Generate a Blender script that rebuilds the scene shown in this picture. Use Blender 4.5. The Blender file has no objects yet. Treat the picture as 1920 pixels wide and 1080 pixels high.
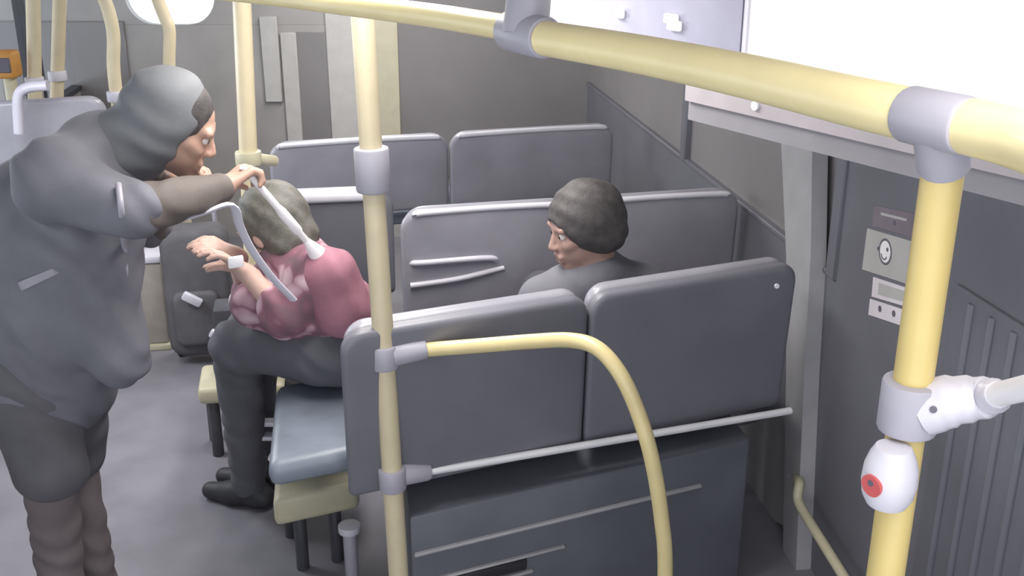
import bpy, bmesh, math, random
import numpy as np
from mathutils import Vector, Matrix
random.seed(7)
S = bpy.context.scene
COL = S.collection
PI = math.pi

# ------------------------------------------------------------------ camera, world, lights, exposure
F_PX, PITCH, CAM_H = 2000.0, math.radians(20.0), 2.05
cd = bpy.data.cameras.new('camera'); cam = bpy.data.objects.new('camera', cd); COL.objects.link(cam)
cam.location = (0, 0, CAM_H); cam.rotation_euler = (PI/2 - PITCH, 0, 0)
cd.sensor_width = 36.0; cd.lens = 36.0*F_PX/1920.0; cd.clip_start = 0.05
S.camera = cam
S.view_settings.view_transform = 'Standard'; S.view_settings.look = 'None'
S.view_settings.exposure = 1.0; S.view_settings.gamma = 1.0; S.view_settings.use_curve_mapping = False
w = bpy.data.worlds.new('sky'); S.world = w; w.use_nodes = True
w.node_tree.nodes['Background'].inputs['Color'].default_value = (0.90, 0.94, 1.0, 1)
w.node_tree.nodes['Background'].inputs['Strength'].default_value = 1.25
def area(name, loc, target, sx, sy, power, col=(1, 0.97, 0.93)):
    l = bpy.data.lights.new(name, 'AREA'); l.shape = 'RECTANGLE'; l.size = sx; l.size_y = sy; l.energy = power; l.color = col
    o = bpy.data.objects.new(name, l); COL.objects.link(o); o.location = loc
    o.rotation_euler = (Vector(target) - Vector(loc)).to_track_quat('-Z', 'Y').to_euler()
    return o
area('added_ceiling_light', (-0.30, 2.75, 2.16), (-0.30, 2.75, 0), 0.35, 1.5, 19)  # added area lights, out of view, that brighten the interior
area('added_ceiling_light', (-0.75, 5.3, 2.16), (-0.75, 5.3, 0), 0.35, 1.5, 18)
area('added_ceiling_light', (0.35, 0.3, 2.16), (0.35, 0.3, 0), 0.3, 0.9, 3.5)
area('added_floor_light', (-2.1, 3.7, 1.5), (-1.35, 3.75, 0.0), 0.7, 0.8, 12, (0.93, 0.96, 1.0))  # added light aimed at the aisle floor; no door is built there

# ------------------------------------------------------------------ measuring helpers
FWD = Vector((0, math.cos(PITCH), -math.sin(PITCH))); UPV = Vector((0, math.sin(PITCH), math.cos(PITCH)))
CAM = Vector((0, 0, CAM_H))
def ray(px, py): return Vector((1, 0, 0))*((px-960)/F_PX) + UPV*((540-py)/F_PX) + FWD
def onD(px, py, D):
    r = ray(px, py); return CAM + r*(D/r.y)
def onZ(px, py, z):
    r = ray(px, py); return CAM + r*((z-CAM_H)/r.z)
WAZ = math.radians(-8.0)
WV = Vector((math.sin(WAZ), math.cos(WAZ), 0)); WN = Vector((-WV.y, WV.x, 0)); W0 = Vector((0.97, 2.98, 0))
def onW(px, py, off=0.0):
    r = ray(px, py); t = (W0 + WN*off - CAM).dot(WN)/r.dot(WN); return CAM + r*t
Z = Vector((0, 0, 1))

# ------------------------------------------------------------------ materials
def srgb(r, g, b):
    f = lambda c: (c/255/12.92) if c/255 <= 0.04045 else ((c/255+0.055)/1.055)**2.4
    return (f(r), f(g), f(b))
def mat(name, c, rough=0.5, metal=0.0, var=0.10, scale=14.0, bump=0.0, coat=0.0, spec=0.5):
    m = bpy.data.materials.new(name); m.use_nodes = True
    nt = m.node_tree; b = nt.nodes['Principled BSDF']
    b.inputs['Roughness'].default_value = rough; b.inputs['Metallic'].default_value = metal
    b.inputs['Coat Weight'].default_value = coat; b.inputs['Coat Roughness'].default_value = 0.15
    b.inputs['Specular IOR Level'].default_value = spec
    tc = nt.nodes.new('ShaderNodeTexCoord'); n = nt.nodes.new('ShaderNodeTexNoise'); n.inputs['Scale'].default_value = scale
    n.inputs['Detail'].default_value = 5
    nt.links.new(tc.outputs['Object'], n.inputs['Vector'])
    r = nt.nodes.new('ShaderNodeValToRGB')
    r.color_ramp.elements[0].position = 0.3; r.color_ramp.elements[1].position = 0.7
    r.color_ramp.elements[0].color = (*[max(0, v*(1-var)) for v in c], 1)
    r.color_ramp.elements[1].color = (*[min(1, v*(1+var)) for v in c], 1)
    nt.links.new(n.outputs['Fac'], r.inputs['Fac']); nt.links.new(r.outputs['Color'], b.inputs['Base Color'])
    if bump:
        bp = nt.nodes.new('ShaderNodeBump'); bp.inputs['Strength'].default_value = bump; bp.inputs['Distance'].default_value = 0.004
        n2 = nt.nodes.new('ShaderNodeTexNoise'); n2.inputs['Scale'].default_value = scale*6
        nt.links.new(tc.outputs['Object'], n2.inputs['Vector']); nt.links.new(n2.outputs['Fac'], bp.inputs['Height'])
        nt.links.new(bp.outputs['Normal'], b.inputs['Normal'])
    return m
def glow(name, c, s):
    m = bpy.data.materials.new(name); m.use_nodes = True; b = m.node_tree.nodes['Principled BSDF']
    b.inputs['Base Color'].default_value = (.3, .3, .3, 1); b.inputs['Emission Color'].default_value = (*c, 1); b.inputs['Emission Strength'].default_value = s
    return m
def glass(name, tint, rough=0.08, mixf=0.25):
    m = bpy.data.materials.new(name); m.use_nodes = True; nt = m.node_tree; nt.nodes.clear()
    o = nt.nodes.new('ShaderNodeOutputMaterial'); t = nt.nodes.new('ShaderNodeBsdfTransparent'); g = nt.nodes.new('ShaderNodeBsdfPrincipled')
    t.inputs['Color'].default_value = (*tint, 1); g.inputs['Base Color'].default_value = (0.1, 0.1, 0.11, 1); g.inputs['Roughness'].default_value = rough
    x = nt.nodes.new('ShaderNodeMixShader'); x.inputs['Fac'].default_value = mixf
    nt.links.new(t.outputs[0], x.inputs[1]); nt.links.new(g.outputs[0], x.inputs[2]); nt.links.new(x.outputs[0], o.inputs['Surface'])
    return m
M = {}
M['yellow'] = mat('yellow_paint', srgb(236, 220, 168), 0.34, var=0.04)
M['poleyellow'] = mat('bright_pole_paint', srgb(208, 186, 122), 0.36, var=0.04)
M['railyellow'] = mat('guard_rail_paint', srgb(216, 199, 148), 0.36, var=0.05)
M['paleyellow'] = mat('hazed_yellow_paint', srgb(208, 195, 164), 0.38, var=0.05)  # paler copy of the yellow, shade and haze put into the colour
M['cream'] = mat('cream_plastic', srgb(190, 184, 158), 0.45, var=0.08)
M['joint'] = mat('grey_plastic', srgb(166, 163, 174), 0.45, var=0.06)
M['pale'] = mat('pale_plastic', srgb(205, 202, 212), 0.4, var=0.05)
M['shell'] = mat('seat_shell', srgb(110, 110, 118), 0.42, var=0.08, scale=5, bump=0.05)
M['vinyl'] = mat('seat_vinyl', srgb(148, 147, 156), 0.30, var=0.10, scale=6, bump=0.06)
M['piping'] = mat('seat_edge', srgb(150, 150, 158), 0.25, var=0.05)
M['glint_cap'] = mat('edge_glint_and_cap', srgb(206, 205, 212), 0.22, var=0.04)  # pale tone painting the seat-top highlights; also the metal leg cap
M['cushion'] = mat('seat_cushion', srgb(125, 132, 144), 0.4, var=0.15, scale=9, bump=0.06)
M['wall'] = mat('dark_wall_panel', srgb(106, 106, 114), 0.5, var=0.10, scale=3)
M['podium'] = mat('dark_podium', srgb(95, 97, 105), 0.5, var=0.12, scale=5)
M['ribbed'] = mat('ribbed_panel', srgb(102, 103, 111), 0.45, var=0.08, scale=3)
M['trim'] = mat('grey_trim', srgb(158, 157, 160), 0.5, var=0.06)
M['rear'] = mat('rear_panel', srgb(166, 163, 162), 0.55, var=0.12, scale=3)
M['beigetrim'] = mat('beige_trim', srgb(192, 186, 164), 0.5, var=0.06)
M['pillar'] = mat('pillar_grey', srgb(190, 188, 186), 0.5, var=0.06)
M['trim2'] = mat('grey_under_lip', srgb(138, 135, 140), 0.5, var=0.05)
M['lip'] = mat('pinkish_lip', srgb(170, 162, 166), 0.45, var=0.05)
M['cover'] = mat('lavender_cover', srgb(146, 144, 162), 0.35, var=0.05)
M['tint'] = mat('tinted_glass', srgb(132, 129, 130), 0.25, var=0.10, scale=1.6)
M['ceil'] = mat('ceiling_white', srgb(215, 213, 212), 0.6, var=0.04)
M['floor'] = mat('bus_floor', srgb(126, 124, 131), 0.42, var=0.13, scale=5, bump=0.04)
M['chrome'] = mat('chrome', (0.92, 0.92, 0.94), 0.32, 0.35, var=0.04)
M['dark'] = mat('dark_metal', srgb(66, 66, 72), 0.45, var=0.1)
M['black'] = mat('black_rubber', srgb(48, 48, 52), 0.6, var=0.1)
M['lamp'] = glow('lamp_diffuser_and_glint', (1.0, 0.99, 0.98), 0.5)
M['clear'] = glass('clear_glass', (0.95, 0.97, 0.98), 0.05, 0.08)
M['white'] = mat('white_plastic', srgb(238, 234, 236), 0.35, var=0.03)
M['red'] = mat('red_button', srgb(196, 92, 92), 0.4, var=0.05)
M['stick_grey'] = mat('sticker_grey', srgb(176, 174, 172), 0.5, var=0.06)
M['stick_white'] = mat('sticker_white', srgb(212, 206, 212), 0.5, var=0.04)
M['stick_mauve'] = mat('sticker_mauve', srgb(122, 112, 122), 0.5, var=0.08)
M['ink'] = mat('sticker_ink', srgb(96, 92, 104), 0.6, var=0.05)
M['skin'] = mat('skin', srgb(176, 142, 126), 0.55, var=0.06)
M['skin2'] = mat('skin_pale', srgb(196, 164, 152), 0.55, var=0.06)
M['skin3'] = mat('skin_tan', srgb(160, 130, 120), 0.55, var=0.06)
M['jacket'] = mat('jacket_cloth', srgb(108, 108, 116), 0.75, var=0.16, scale=7, bump=0.2)
M['sleeve'] = mat('brown_sleeve', srgb(100, 92, 88), 0.75, var=0.14, scale=9, bump=0.2)
M['shorts'] = mat('dark_shorts', srgb(92, 91, 96), 0.8, var=0.16, scale=8, bump=0.2)
M['leggings'] = mat('brown_leggings', srgb(108, 99, 101), 0.8, var=0.15, scale=8, bump=0.2)
M['hair'] = mat('dark_hair', srgb(70, 66, 66), 0.6, var=0.3, scale=40, bump=0.3)
M['hairg'] = mat('ashen_hair', srgb(96, 94, 88), 0.6, var=0.25, scale=40, bump=0.3)
M['hood'] = mat('slate_hood', srgb(112, 114, 118), 0.75, var=0.14, scale=8, bump=0.2)
M['trousers'] = mat('dark_trousers', srgb(90, 90, 97), 0.8, var=0.14, scale=8, bump=0.2)
M['eye'] = mat('eye_white', srgb(225, 220, 215), 0.3, var=0.02)
M['iris'] = mat('iris', srgb(50, 40, 36), 0.25, var=0.1)
M['bag'] = mat('bag_cloth', srgb(88, 86, 90), 0.8, var=0.18, scale=10, bump=0.2)
M['beige'] = mat('beige_board', srgb(158, 150, 142), 0.6, var=0.12, scale=12)
M['orange'] = mat('orange_plastic', srgb(196, 140, 70), 0.5, var=0.08)
def floral():
    m = bpy.data.materials.new('pink_floral_cloth'); m.use_nodes = True; nt = m.node_tree; b = nt.nodes['Principled BSDF']
    b.inputs['Roughness'].default_value = 0.8
    tc = nt.nodes.new('ShaderNodeTexCoord'); v = nt.nodes.new('ShaderNodeTexVoronoi'); v.inputs['Scale'].default_value = 15
    n = nt.nodes.new('ShaderNodeTexNoise'); n.inputs['Scale'].default_value = 7
    mx = nt.nodes.new('ShaderNodeMixRGB'); mx.inputs['Fac'].default_value = 0.13
    nt.links.new(tc.outputs['Object'], n.inputs['Vector']); nt.links.new(tc.outputs['Object'], mx.inputs[1]); nt.links.new(n.outputs['Color'], mx.inputs[2])
    nt.links.new(mx.outputs[0], v.inputs['Vector'])
    r = nt.nodes.new('ShaderNodeValToRGB'); e = r.color_ramp.elements
    e[0].position = 0.0; e[0].color = (*srgb(214, 192, 200), 1); e[1].position = 0.75; e[1].color = (*srgb(112, 84, 94), 1)
    k = r.color_ramp.elements.new(0.40); k.color = (*srgb(176, 140, 152), 1); k = r.color_ramp.elements.new(0.52); k.color = (*srgb(132, 90, 104), 1)
    nt.links.new(v.outputs['Distance'], r.inputs['Fac']); nt.links.new(r.outputs['Color'], b.inputs['Base Color'])
    return m
M['floral'] = floral()
M['mauve'] = mat('rose_cloth', srgb(152, 104, 118), 0.8, var=0.22, scale=8, bump=0.2)

# ------------------------------------------------------------------ object helpers
def props(o, label=None, cat=None, group=None, kind=None):
    if label: o['label'] = label
    if cat: o['category'] = cat
    if group: o['group'] = group
    if kind: o['kind'] = kind
    return o
def thing(name, label, cat, loc=(0, 0, 0), group=None):
    o = bpy.data.objects.new(name, None); COL.objects.link(o); o.location = loc; o.empty_display_size = 0.1
    return props(o, label, cat, group)
def link(name, me, m, parent=None, smooth=True):
    o = bpy.data.objects.new(name, me); COL.objects.link(o)
    if m is not None and not me.materials:
        for x in (m if isinstance(m, (list, tuple)) else [m]): me.materials.append(x)
    if smooth:
        for p in me.polygons: p.use_smooth = True
        me.set_sharp_from_angle(angle=math.radians(40))
    if parent is not None:
        o.parent = parent
        o.matrix_parent_inverse = Matrix.Translation(parent.location).inverted() if parent.parent is None else Matrix.Identity(4)
        if parent.parent is not None:
            o.matrix_parent_inverse = Matrix.Identity(4)
    return o
def obj(name, bm, m, parent=None, smooth=True):
    bmesh.ops.recalc_face_normals(bm, faces=bm.faces)
    me = bpy.data.meshes.new(name); bm.to_mesh(me); bm.free()
    return link(name, me, m, parent, smooth)
def struct(name, bm, m, parent=None):
    o = obj(name, bm, m, parent)
    if parent is None: o['kind'] = 'structure'
    return o
def frame(O, X, Y, Zz=Z):
    return Matrix(((X.x, Y.x, Zz.x, O.x), (X.y, Y.y, Zz.y, O.y), (X.z, Y.z, Zz.z, O.z), (0, 0, 0, 1)))
def rbox(bm, Mx, x0, x1, y0, y1, z0, z1, r=0.0, seg=2):
    t = bmesh.new(); bmesh.ops.create_cube(t, size=1.0)
    for v in t.verts: v.co = Vector(((v.co.x+.5)*(x1-x0)+x0, (v.co.y+.5)*(y1-y0)+y0, (v.co.z+.5)*(z1-z0)+z0))
    if r > 0: bmesh.ops.bevel(t, geom=list(t.edges), offset=r, segments=seg, profile=0.5, affect='EDGES')
    merge(bm, t, Mx)
def merge(bm, t, Mx=None):
    if Mx is not None: bmesh.ops.transform(t, matrix=Mx, verts=t.verts)
    me = bpy.data.meshes.new('tmp'); t.to_mesh(me); t.free(); bm.from_mesh(me); bpy.data.meshes.remove(me)
def slab(bm, Mx, wd, ht, dp, R, r, lean=0.0, bulge=0.0, R2=None, seg=4):
    """rounded slab: outline in local x (0..wd), z (0..ht), corner radius R at top and R2 below, depth y (0..dp), rims rounded by r"""
    R2 = R if R2 is None else R2
    out = []
    for cx, cz, rad, a0 in ((wd-R, ht-R, R, 0), (R, ht-R, R, 90), (R2, R2, R2, 180), (wd-R2, R2, R2, 270)):
        for i in range(7):
            a = math.radians(a0 + 90*i/6); out.append((cx+rad*math.cos(a), cz+rad*math.sin(a)))
    n = len(out); cx, cz = wd/2, ht/2
    t = bmesh.new(); rings = []
    prof = []
    for i in range(seg+1):
        a = PI/2*i/seg; prof.append((r*(1-math.sin(a)), r*(1-math.cos(a))))
    prof = [(p[0], p[1]) for p in prof] + [(p[0], dp-p[1]) for p in reversed(prof)]
    for ins, y in prof:
        ring = []
        for (x, z) in out:
            dx, dz = x-cx, z-cz
            fx = (abs(dx)-ins)/abs(dx) if abs(dx) > 1e-6 else 1; fz = (abs(dz)-ins)/abs(dz) if abs(dz) > 1e-6 else 1
            X, Zq = cx+dx*fx, cz+dz*fz
            ring.append(t.verts.new((X, y + lean*Zq/ht, Zq)))
        rings.append(ring)
    for a, b in zip(rings, rings[1:]):
        for i in range(n): t.faces.new((a[i], a[(i+1) % n], b[(i+1) % n], b[i]))
    for ring, sgn in ((rings[0], -1), (rings[-1], 1)):
        prev = ring
        for k in (0.75, 0.45, 0.15):
            nr = []
            for v in ring:
                X = cx+(v.co.x-cx)*k; Zq = cz+(v.co.z-cz)*k
                yb = (0 if sgn < 0 else dp) + lean*Zq/ht + sgn*bulge*(1-k*k)
                nr.append(t.verts.new((X, yb, Zq)))
            for i in range(n): t.faces.new((prev[i], prev[(i+1) % n], nr[(i+1) % n], nr[i]))
            prev = nr
        t.faces.new(prev)
    merge(bm, t, Mx)
def smooth_path(pts, n=8):
    P = [Vector(p) for p in pts]
    if len(P) < 3: return P
    out = []
    for i in range(len(P)-1):
        p0 = P[i-1] if i else P[i]*2-P[i+1]; p1, p2 = P[i], P[i+1]; p3 = P[i+2] if i+2 < len(P) else P[i+1]*2-P[i]
        for k in range(n):
            t = k/n
            out.append(0.5*((2*p1)+(p2-p0)*t+(2*p0-5*p1+4*p2-p3)*t*t+(3*p1-p0-3*p2+p3)*t**3))
    out.append(P[-1]); return out
def tube(bm, pts, r, seg=14, caps=True, flat=None):
    pts = [Vector(p) for p in pts]; n = len(pts)
    rs = r if isinstance(r, (list, tuple)) else [r]*n
    up = None; rings = []
    for i, p in enumerate(pts):
        d = (pts[min(i+1, n-1)] - pts[max(i-1, 0)]).normalized()
        if up is None:
            up = Vector((0, 0, 1)) if abs(d.z) < 0.9 else Vector((0, 1, 0))
        s = d.cross(up).normalized(); up = s.cross(d).normalized()
        fl = flat or 1.0
        rings.append([bm.verts.new(p + (s*math.cos(2*PI*k/seg) + up*math.sin(2*PI*k/seg)*fl)*rs[i]) for k in range(seg)])
    for a, b in zip(rings, rings[1:]):
        for k in range(seg): bm.faces.new((a[k], a[(k+1) % seg], b[(k+1) % seg], b[k]))
    if caps: bm.faces.new(rings[0]); bm.faces.new(rings[-1])
def cyl(bm, a, b, r0, r1=None, seg=18, rim=0.003):
    a, b = Vector(a), Vector(b); d = (b-a).normalized(); r1 = r0 if r1 is None else r1
    tube(bm, [a, a+d*rim*0.3, a+d*rim, b-d*rim, b-d*rim*0.3, b], [r0-rim, r0-rim*.3, r0, r1, r1-rim*.3, r1-rim], seg)
def poly_prism(bm, pts, off):
    """solid from a planar polygon pushed along off"""
    t = bmesh.new(); a = [t.verts.new(p) for p in pts]; b = [t.verts.new(Vector(p)+off) for p in pts]
    t.faces.new(a); t.faces.new(list(reversed(b))); n = len(pts)
    for i in range(n): t.faces.new((a[i], b[i], b[(i+1) % n], a[(i+1) % n]))
    bmesh.ops.recalc_face_normals(t, faces=t.faces); merge(bm, t)
def disc(bm, c, nrm, r, th, seg=24, inner=0.0, arc=None):
    nrm = nrm.normalized(); up = Z - nrm*nrm.dot(Z); up.normalize(); s = up.cross(nrm)
    a0, a1 = arc or (0, 2*PI)
    full = arc is None
    angs = [a0+(a1-a0)*i/seg for i in range(seg if full else seg+1)]
    P = lambda rr, a, h: c + (s*math.cos(a)+up*math.sin(a))*rr + nrm*h
    if inner <= 0:
        poly_prism(bm, [P(r, a, 0) for a in angs], nrm*th); return
    n = len(angs)
    V = [[bm.verts.new(P(rr, a, h)) for a in angs] for rr, h in ((r, 0), (r, th), (inner, th), (inner, 0))]
    for k in range(4):
        A, B = V[k], V[(k+1) % 4]
        for i in range(n if full else n-1): bm.faces.new((A[i], A[(i+1) % n], B[(i+1) % n], B[i]))

# ------------------------------------------------------------------ setting
RAILZ = 2.2
DR = 6.6                                                    # the rear wall stands at this depth
I4 = Matrix.Identity(4)
bm = bmesh.new(); rbox(bm, I4, -4.2, 1.9, -1.2, DR+0.2, -0.06, 0.0); struct('floor', bm, M['floor'])
bm = bmesh.new(); rbox(bm, I4, -4.2, 1.9, -1.2, DR+0.2, RAILZ, RAILZ+0.06); struct('ceiling', bm, M['ceil'])
WM = frame(W0, WV, -WN)                                     # local x runs back along the right-hand wall, y outward
def wallbox(name, s0, s1, z0, z1, m, y0=0.0, y1=0.06, r=0.0):
    bm = bmesh.new(); rbox(bm, WM, s0, s1, y0, y1, z0, z1, r); return struct(name, bm, m)
wr = wallbox('wall_right', -4.0, 4.1, 0, 0.98, M['wall'])
bm = bmesh.new(); rbox(bm, WM, -4.0, 4.1, 0, 0.06, 1.66, RAILZ); obj('upper_panel', bm, M['wall'], wr)
bm = bmesh.new(); rbox(bm, WM, -4.0, 0.02, 0, 0.06, 0.98, 1.66); obj('front_panel', bm, M['wall'], wr)
for i, (a, b) in enumerate(((0.08, 1.55), (1.63, 4.1))):
    bm = bmesh.new()
    for x0, x1, z0, z1 in ((a-.06, a, .98, 1.66), (b, b+.02, .98, 1.66), (a, b, .98, 1.0), (a, b, 1.64, 1.66)): rbox(bm, WM, x0, x1, -0.01, 0.05, z0, z1, 0.004, 1)
    wo = struct('window_%d' % (i+1), bm, M['wall'])
    bm = bmesh.new(); rbox(bm, WM, a, b, 0.015, 0.025, 1.0, 1.64); obj('pane', bm, M['tint'], wo)
# left-hand wall with daylight windows
L0 = Vector((-2.15, 2.98, 0)); LM = frame(L0, WV, WN)
def leftbox(bm, s0, s1, z0, z1, y0=0, y1=0.06): rbox(bm, LM, s0, s1, y0, y1, z0, z1)
bm = bmesh.new(); leftbox(bm, -4, 4.2, 0, 0.95); leftbox(bm, -4, 4.2, 1.95, RAILZ)
for s in (-4, -2.3, -0.6, 1.1, 2.75, 4.1): leftbox(bm, s, s+0.12, 0.95, 1.95)
struct('wall_left', bm, M['rear'])
for i, s in enumerate((-3.88, -2.18, -0.48, 1.22, 2.87)):
    s1 = (-2.3, -0.6, 1.1, 2.75, 4.1)[i]
    bm = bmesh.new()
    for a, b, c, d in ((s, s+.03, .95, 1.95), (s1-.03, s1, .95, 1.95), (s+.03, s1-.03, .95, .98), (s+.03, s1-.03, 1.92, 1.95)): leftbox(bm, a, b, c, d, -0.01, 0.05)
    wo = struct('window_%d' % (i+4), bm, M['dark'])
    bm = bmesh.new(); leftbox(bm, s+.03, s1-.03, .98, 1.92, 0.015, 0.022); obj('pane', bm, M['clear'], wo)
# rear wall: dark panel, pale pillars and a bright window with rounded lower corners
def RW(px, py): return onD(px, py, DR)
x_win0, x_win1 = RW(236, 20).x, RW(404, 20).x; zb = RW(320, 46).z
bm = bmesh.new()
rbox(bm, I4, -4.2, 1.9, DR, DR+0.06, 0, zb-0.001); rbox(bm, I4, -4.2, x_win0, DR, DR+0.06, zb, RAILZ); rbox(bm, I4, x_win1, 1.9, DR, DR+0.06, zb, RAILZ)
wre = struct('wall_rear', bm, M['rear'])
Rc = 0.17
for (cx, sg) in ((x_win0, 1), (x_win1, -1)):                # rounded lower corners of the window opening
    pts = [Vector((cx, DR, zb))] + [Vector((cx+sg*(Rc-Rc*math.cos(a)), DR, zb+Rc-Rc*math.sin(a))) for a in [PI/2*(1-i/8) for i in range(9)]]
    bm = bmesh.new(); poly_prism(bm, pts, Vector((0, 0.06, 0))); obj('corner_piece', bm, M['rear'], wre)
bm = bmesh.new()
for sg, cx in ((1, x_win0), (-1, x_win1)): rbox(bm, I4, min(cx, cx+sg*.02), max(cx, cx+sg*.02), DR-.01, DR+.05, zb+Rc, RAILZ)
wo = struct('window_3', bm, M['dark'])
bm = bmesh.new(); rbox(bm, I4, x_win0, x_win1, DR+0.03, DR+0.036, zb, RAILZ); obj('pane', bm, M['clear'], wo)
def rear_panel(name, px0, px1, py0, py1, m, th=0.02):
    a, b = RW(px0, py1), RW(px1, py0); bm = bmesh.new()
    rbox(bm, I4, a.x, b.x, DR-th, DR, a.z, b.z, 0.004, 1); return struct(name, bm, m)
rear_panel('window_9', 742, 1130, -60, 330, M['tint'])
rear_panel('window_10', 566, 628, 60, 330, M['tint'], 0.015)
rear_panel('trim_2', 628, 688, -60, 330, M['pillar'], 0.03)
rear_panel('trim_3', 712, 742, -60, 330, M['beigetrim'], 0.03)
rear_panel('trim_4', 546, 556, 60, 330, M['pillar'], 0.03)
rear_panel('trim_5', 500, 520, 30, 190, M['pillar'], 0.03)
rear_panel('window_11', 20, 232, 40, 240, M['tint'], 0.015)

# overhead duct along the right-hand wall: pinkish lip, luminous diffuser above it, lavender cover further back
ZL = 1.62
E = [onZ(1920, 338, ZL), onZ(1460, 252, ZL), onZ(1284, 188, ZL)]
d0 = (E[0]-E[2]).normalized(); E0 = E[2] + d0*2.2; E1 = E[2]
def duct(bm, a, b, z0, z1, th):
    nrm = Vector((d0.y, -d0.x, 0)); nrm = nrm if nrm.x > 0 else -nrm
    poly_prism(bm, [Vector((a.x, a.y, z0)), Vector((b.x, b.y, z0)), Vector((b.x, b.y, z1)), Vector((a.x, a.y, z1))], nrm*th)
    return nrm
bm = bmesh.new(); nd = duct(bm, E0, E1, ZL, ZL+0.052, 0.05); struct('trim_6', bm, M['lip'])
bm = bmesh.new(); duct(bm, E0+nd*.012, E1+nd*.012, ZL-.045, ZL-.001, 0.04); struct('trim_9', bm, M['trim2'])
Pm = onD(1395, 60, 2.15); sM = (Pm-E[2]).dot(d0); Emid = E[2] + d0*0.18
cl = thing('cove_light', 'long glowing white light panel above the yellow rail at top right', 'light', (Emid.x, Emid.y, 1.68))
bm = bmesh.new(); duct(bm, E0+nd*.012, Emid+nd*.012, ZL+0.053, RAILZ, 0.03); obj('diffuser', bm, M['lamp'], cl)
bm = bmesh.new(); duct(bm, Emid+d0*.0+nd*.005, Emid-d0*0.012+nd*.005, ZL+0.053, RAILZ, 0.05); obj('end_cap', bm, M['pale'], cl)
Ef = E[2] - d0*0.72
cv = thing('ceiling_cover', 'lavender grey ceiling cover hanging behind the overhead rail', 'cover', (Ef.x, Ef.y, 1.72))
bm = bmesh.new(); duct(bm, Emid-d0*.014+nd*.002, Ef+nd*.002, ZL+0.10, RAILZ, 0.05); obj('cover_panel', bm, M['cover'], cv)
for (px, py, sx) in ((1165, 24, .016), (1262, 34, .022), (1268, 47, .022)):
    r_ = ray(px, py); t_ = (E[2]-CAM).dot(nd)/r_.dot(nd); c = CAM + r_*t_
    bm = bmesh.new(); rbox(bm, frame(c, d0, nd), -sx, sx, -0.012, 0.0, -0.012, 0.010, 0.004); props(obj('spot_glint', bm, M['lamp'], cv), 'small glowing block standing for a reflection')  # reflections of spots, put in as small glowing blocks
r_ = ray(1418, 198); t_ = (E[2]-CAM).dot(nd)/r_.dot(nd); c = CAM + r_*t_
bm = bmesh.new(); disc(bm, c, -nd, 0.010, 0.006, 14); obj('screw', bm, M['chrome'], cl)
# added ceiling lamps (out of the frame, put in to light the bus)
for (x, y, l) in ((-0.30, 2.75, .75), (-0.75, 5.3, .75), (0.35, 0.3, .45)):
    t = thing('added_ceiling_lamp', {2.75: 'added unseen ceiling strip lamp above the middle pole', 5.3: 'added unseen ceiling strip lamp near the rear window', .3: 'added unseen short ceiling strip lamp above the near pole'}[y], 'lamp', (x, y, RAILZ), 'added ceiling strip lamps')
    bm = bmesh.new(); rbox(bm, I4, x-.2, x+.2, y-l-.03, y+l+.03, RAILZ-.02, RAILZ, .006); obj('added_lamp_frame', bm, M['pale'], t)
    bm = bmesh.new(); rbox(bm, I4, x-.17, x+.17, y-l, y+l, RAILZ-.026, RAILZ-.019, .003); obj('diffuser', bm, M['lamp'], t)  # diffuser of the added unseen lamp

# grey upright trim between window and dark panel
ta, tb = onW(1466, 258, .06), onW(1524, 275, .06)
zt = 1.47
bm = bmesh.new()
TP = [(1464, 256), (1523, 274), (1520, 480), (1508, 700), (1490, 1130), (1466, 1130), (1474, 700), (1474, 480)]
poly_prism(bm, [onW(x, y, .05) for x, y in TP], -WN*0.05)
struct('trim_1', bm, M['trim'])
bm = bmesh.new(); poly_prism(bm, [onW(x, y, .012) for x, y in [(1385, 800), (1474, 775), (1468, 985), (1392, 945)]], -WN*0.012)
props(struct('trim_7', bm, M['trim']), 'pale grey kick plate at the wall under the seat')
# vertical ribs of the dark panel at the right
rb = wallbox('trim_8', -3.0, -0.62, 0.02, 1.2, M['ribbed'], -0.012, 0.0, 0.003)
for k in range(14):
    s = -0.70 - k*0.085
    bm = bmesh.new(); cyl(bm, W0+WV*s+WN*.012+Z*0.03, W0+WV*s+WN*.012+Z*1.18, 0.011, seg=10); o = obj('rib', bm, M['ribbed'], rb)

# stickers on the dark panel
def sticker(name, label, quad, m, bits=()):
    t = thing(name, label, 'sticker', onW(*quad[3], .001))
    bm = bmesh.new(); poly_prism(bm, [onW(x, y, .001) for x, y in quad], WN*0.0015); obj('sheet', bm, m, t, False)
    for nm, kind, args, mm in bits:
        bm = bmesh.new()
        if kind == 'q': poly_prism(bm, [onW(x, y, .0025) for x, y in args], WN*0.001)
        elif kind == 'd': disc(bm, onW(args[0], args[1], .0025 + args[4]), WN, args[2], 0.001, 22, args[3])
        elif kind == 'a': disc(bm, onW(args[0], args[1], .0036), WN, args[2], 0.001, 14, args[3], (math.radians(args[4]), math.radians(args[5])))
        obj(nm, bm, mm, t, False)
sticker('sticker', 'faint mauve notice above the square pictogram sticker', [(1640, 385), (1722, 402), (1722, 448), (1636, 424)], M['stick_mauve'],
        [('dot', 'd', (1677, 418, .007, 0, 0), M['ink']), ('text_line', 'q', [(1652, 398), (1700, 410), (1700, 415), (1652, 403)], M['stick_grey'])])
sticker('sticker', 'square grey sticker with a white round face pictogram', [(1627, 428), (1730, 458), (1728, 541), (1617, 505)], M['stick_grey'],
        [('ring', 'd', (1660, 472, .036, .031, 0), M['ink']), ('face_disc', 'd', (1660, 472, .029, 0, 0), M['white']),
         ('eye_dot', 'd', (1647, 466, .0055, 0, .0011), M['ink']), ('eye_dot', 'd', (1664, 468, .0055, 0, .0011), M['ink']),
         ('mouth', 'a', (1658, 475, .018, .0145, 200, 340), M['ink'])])
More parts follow.
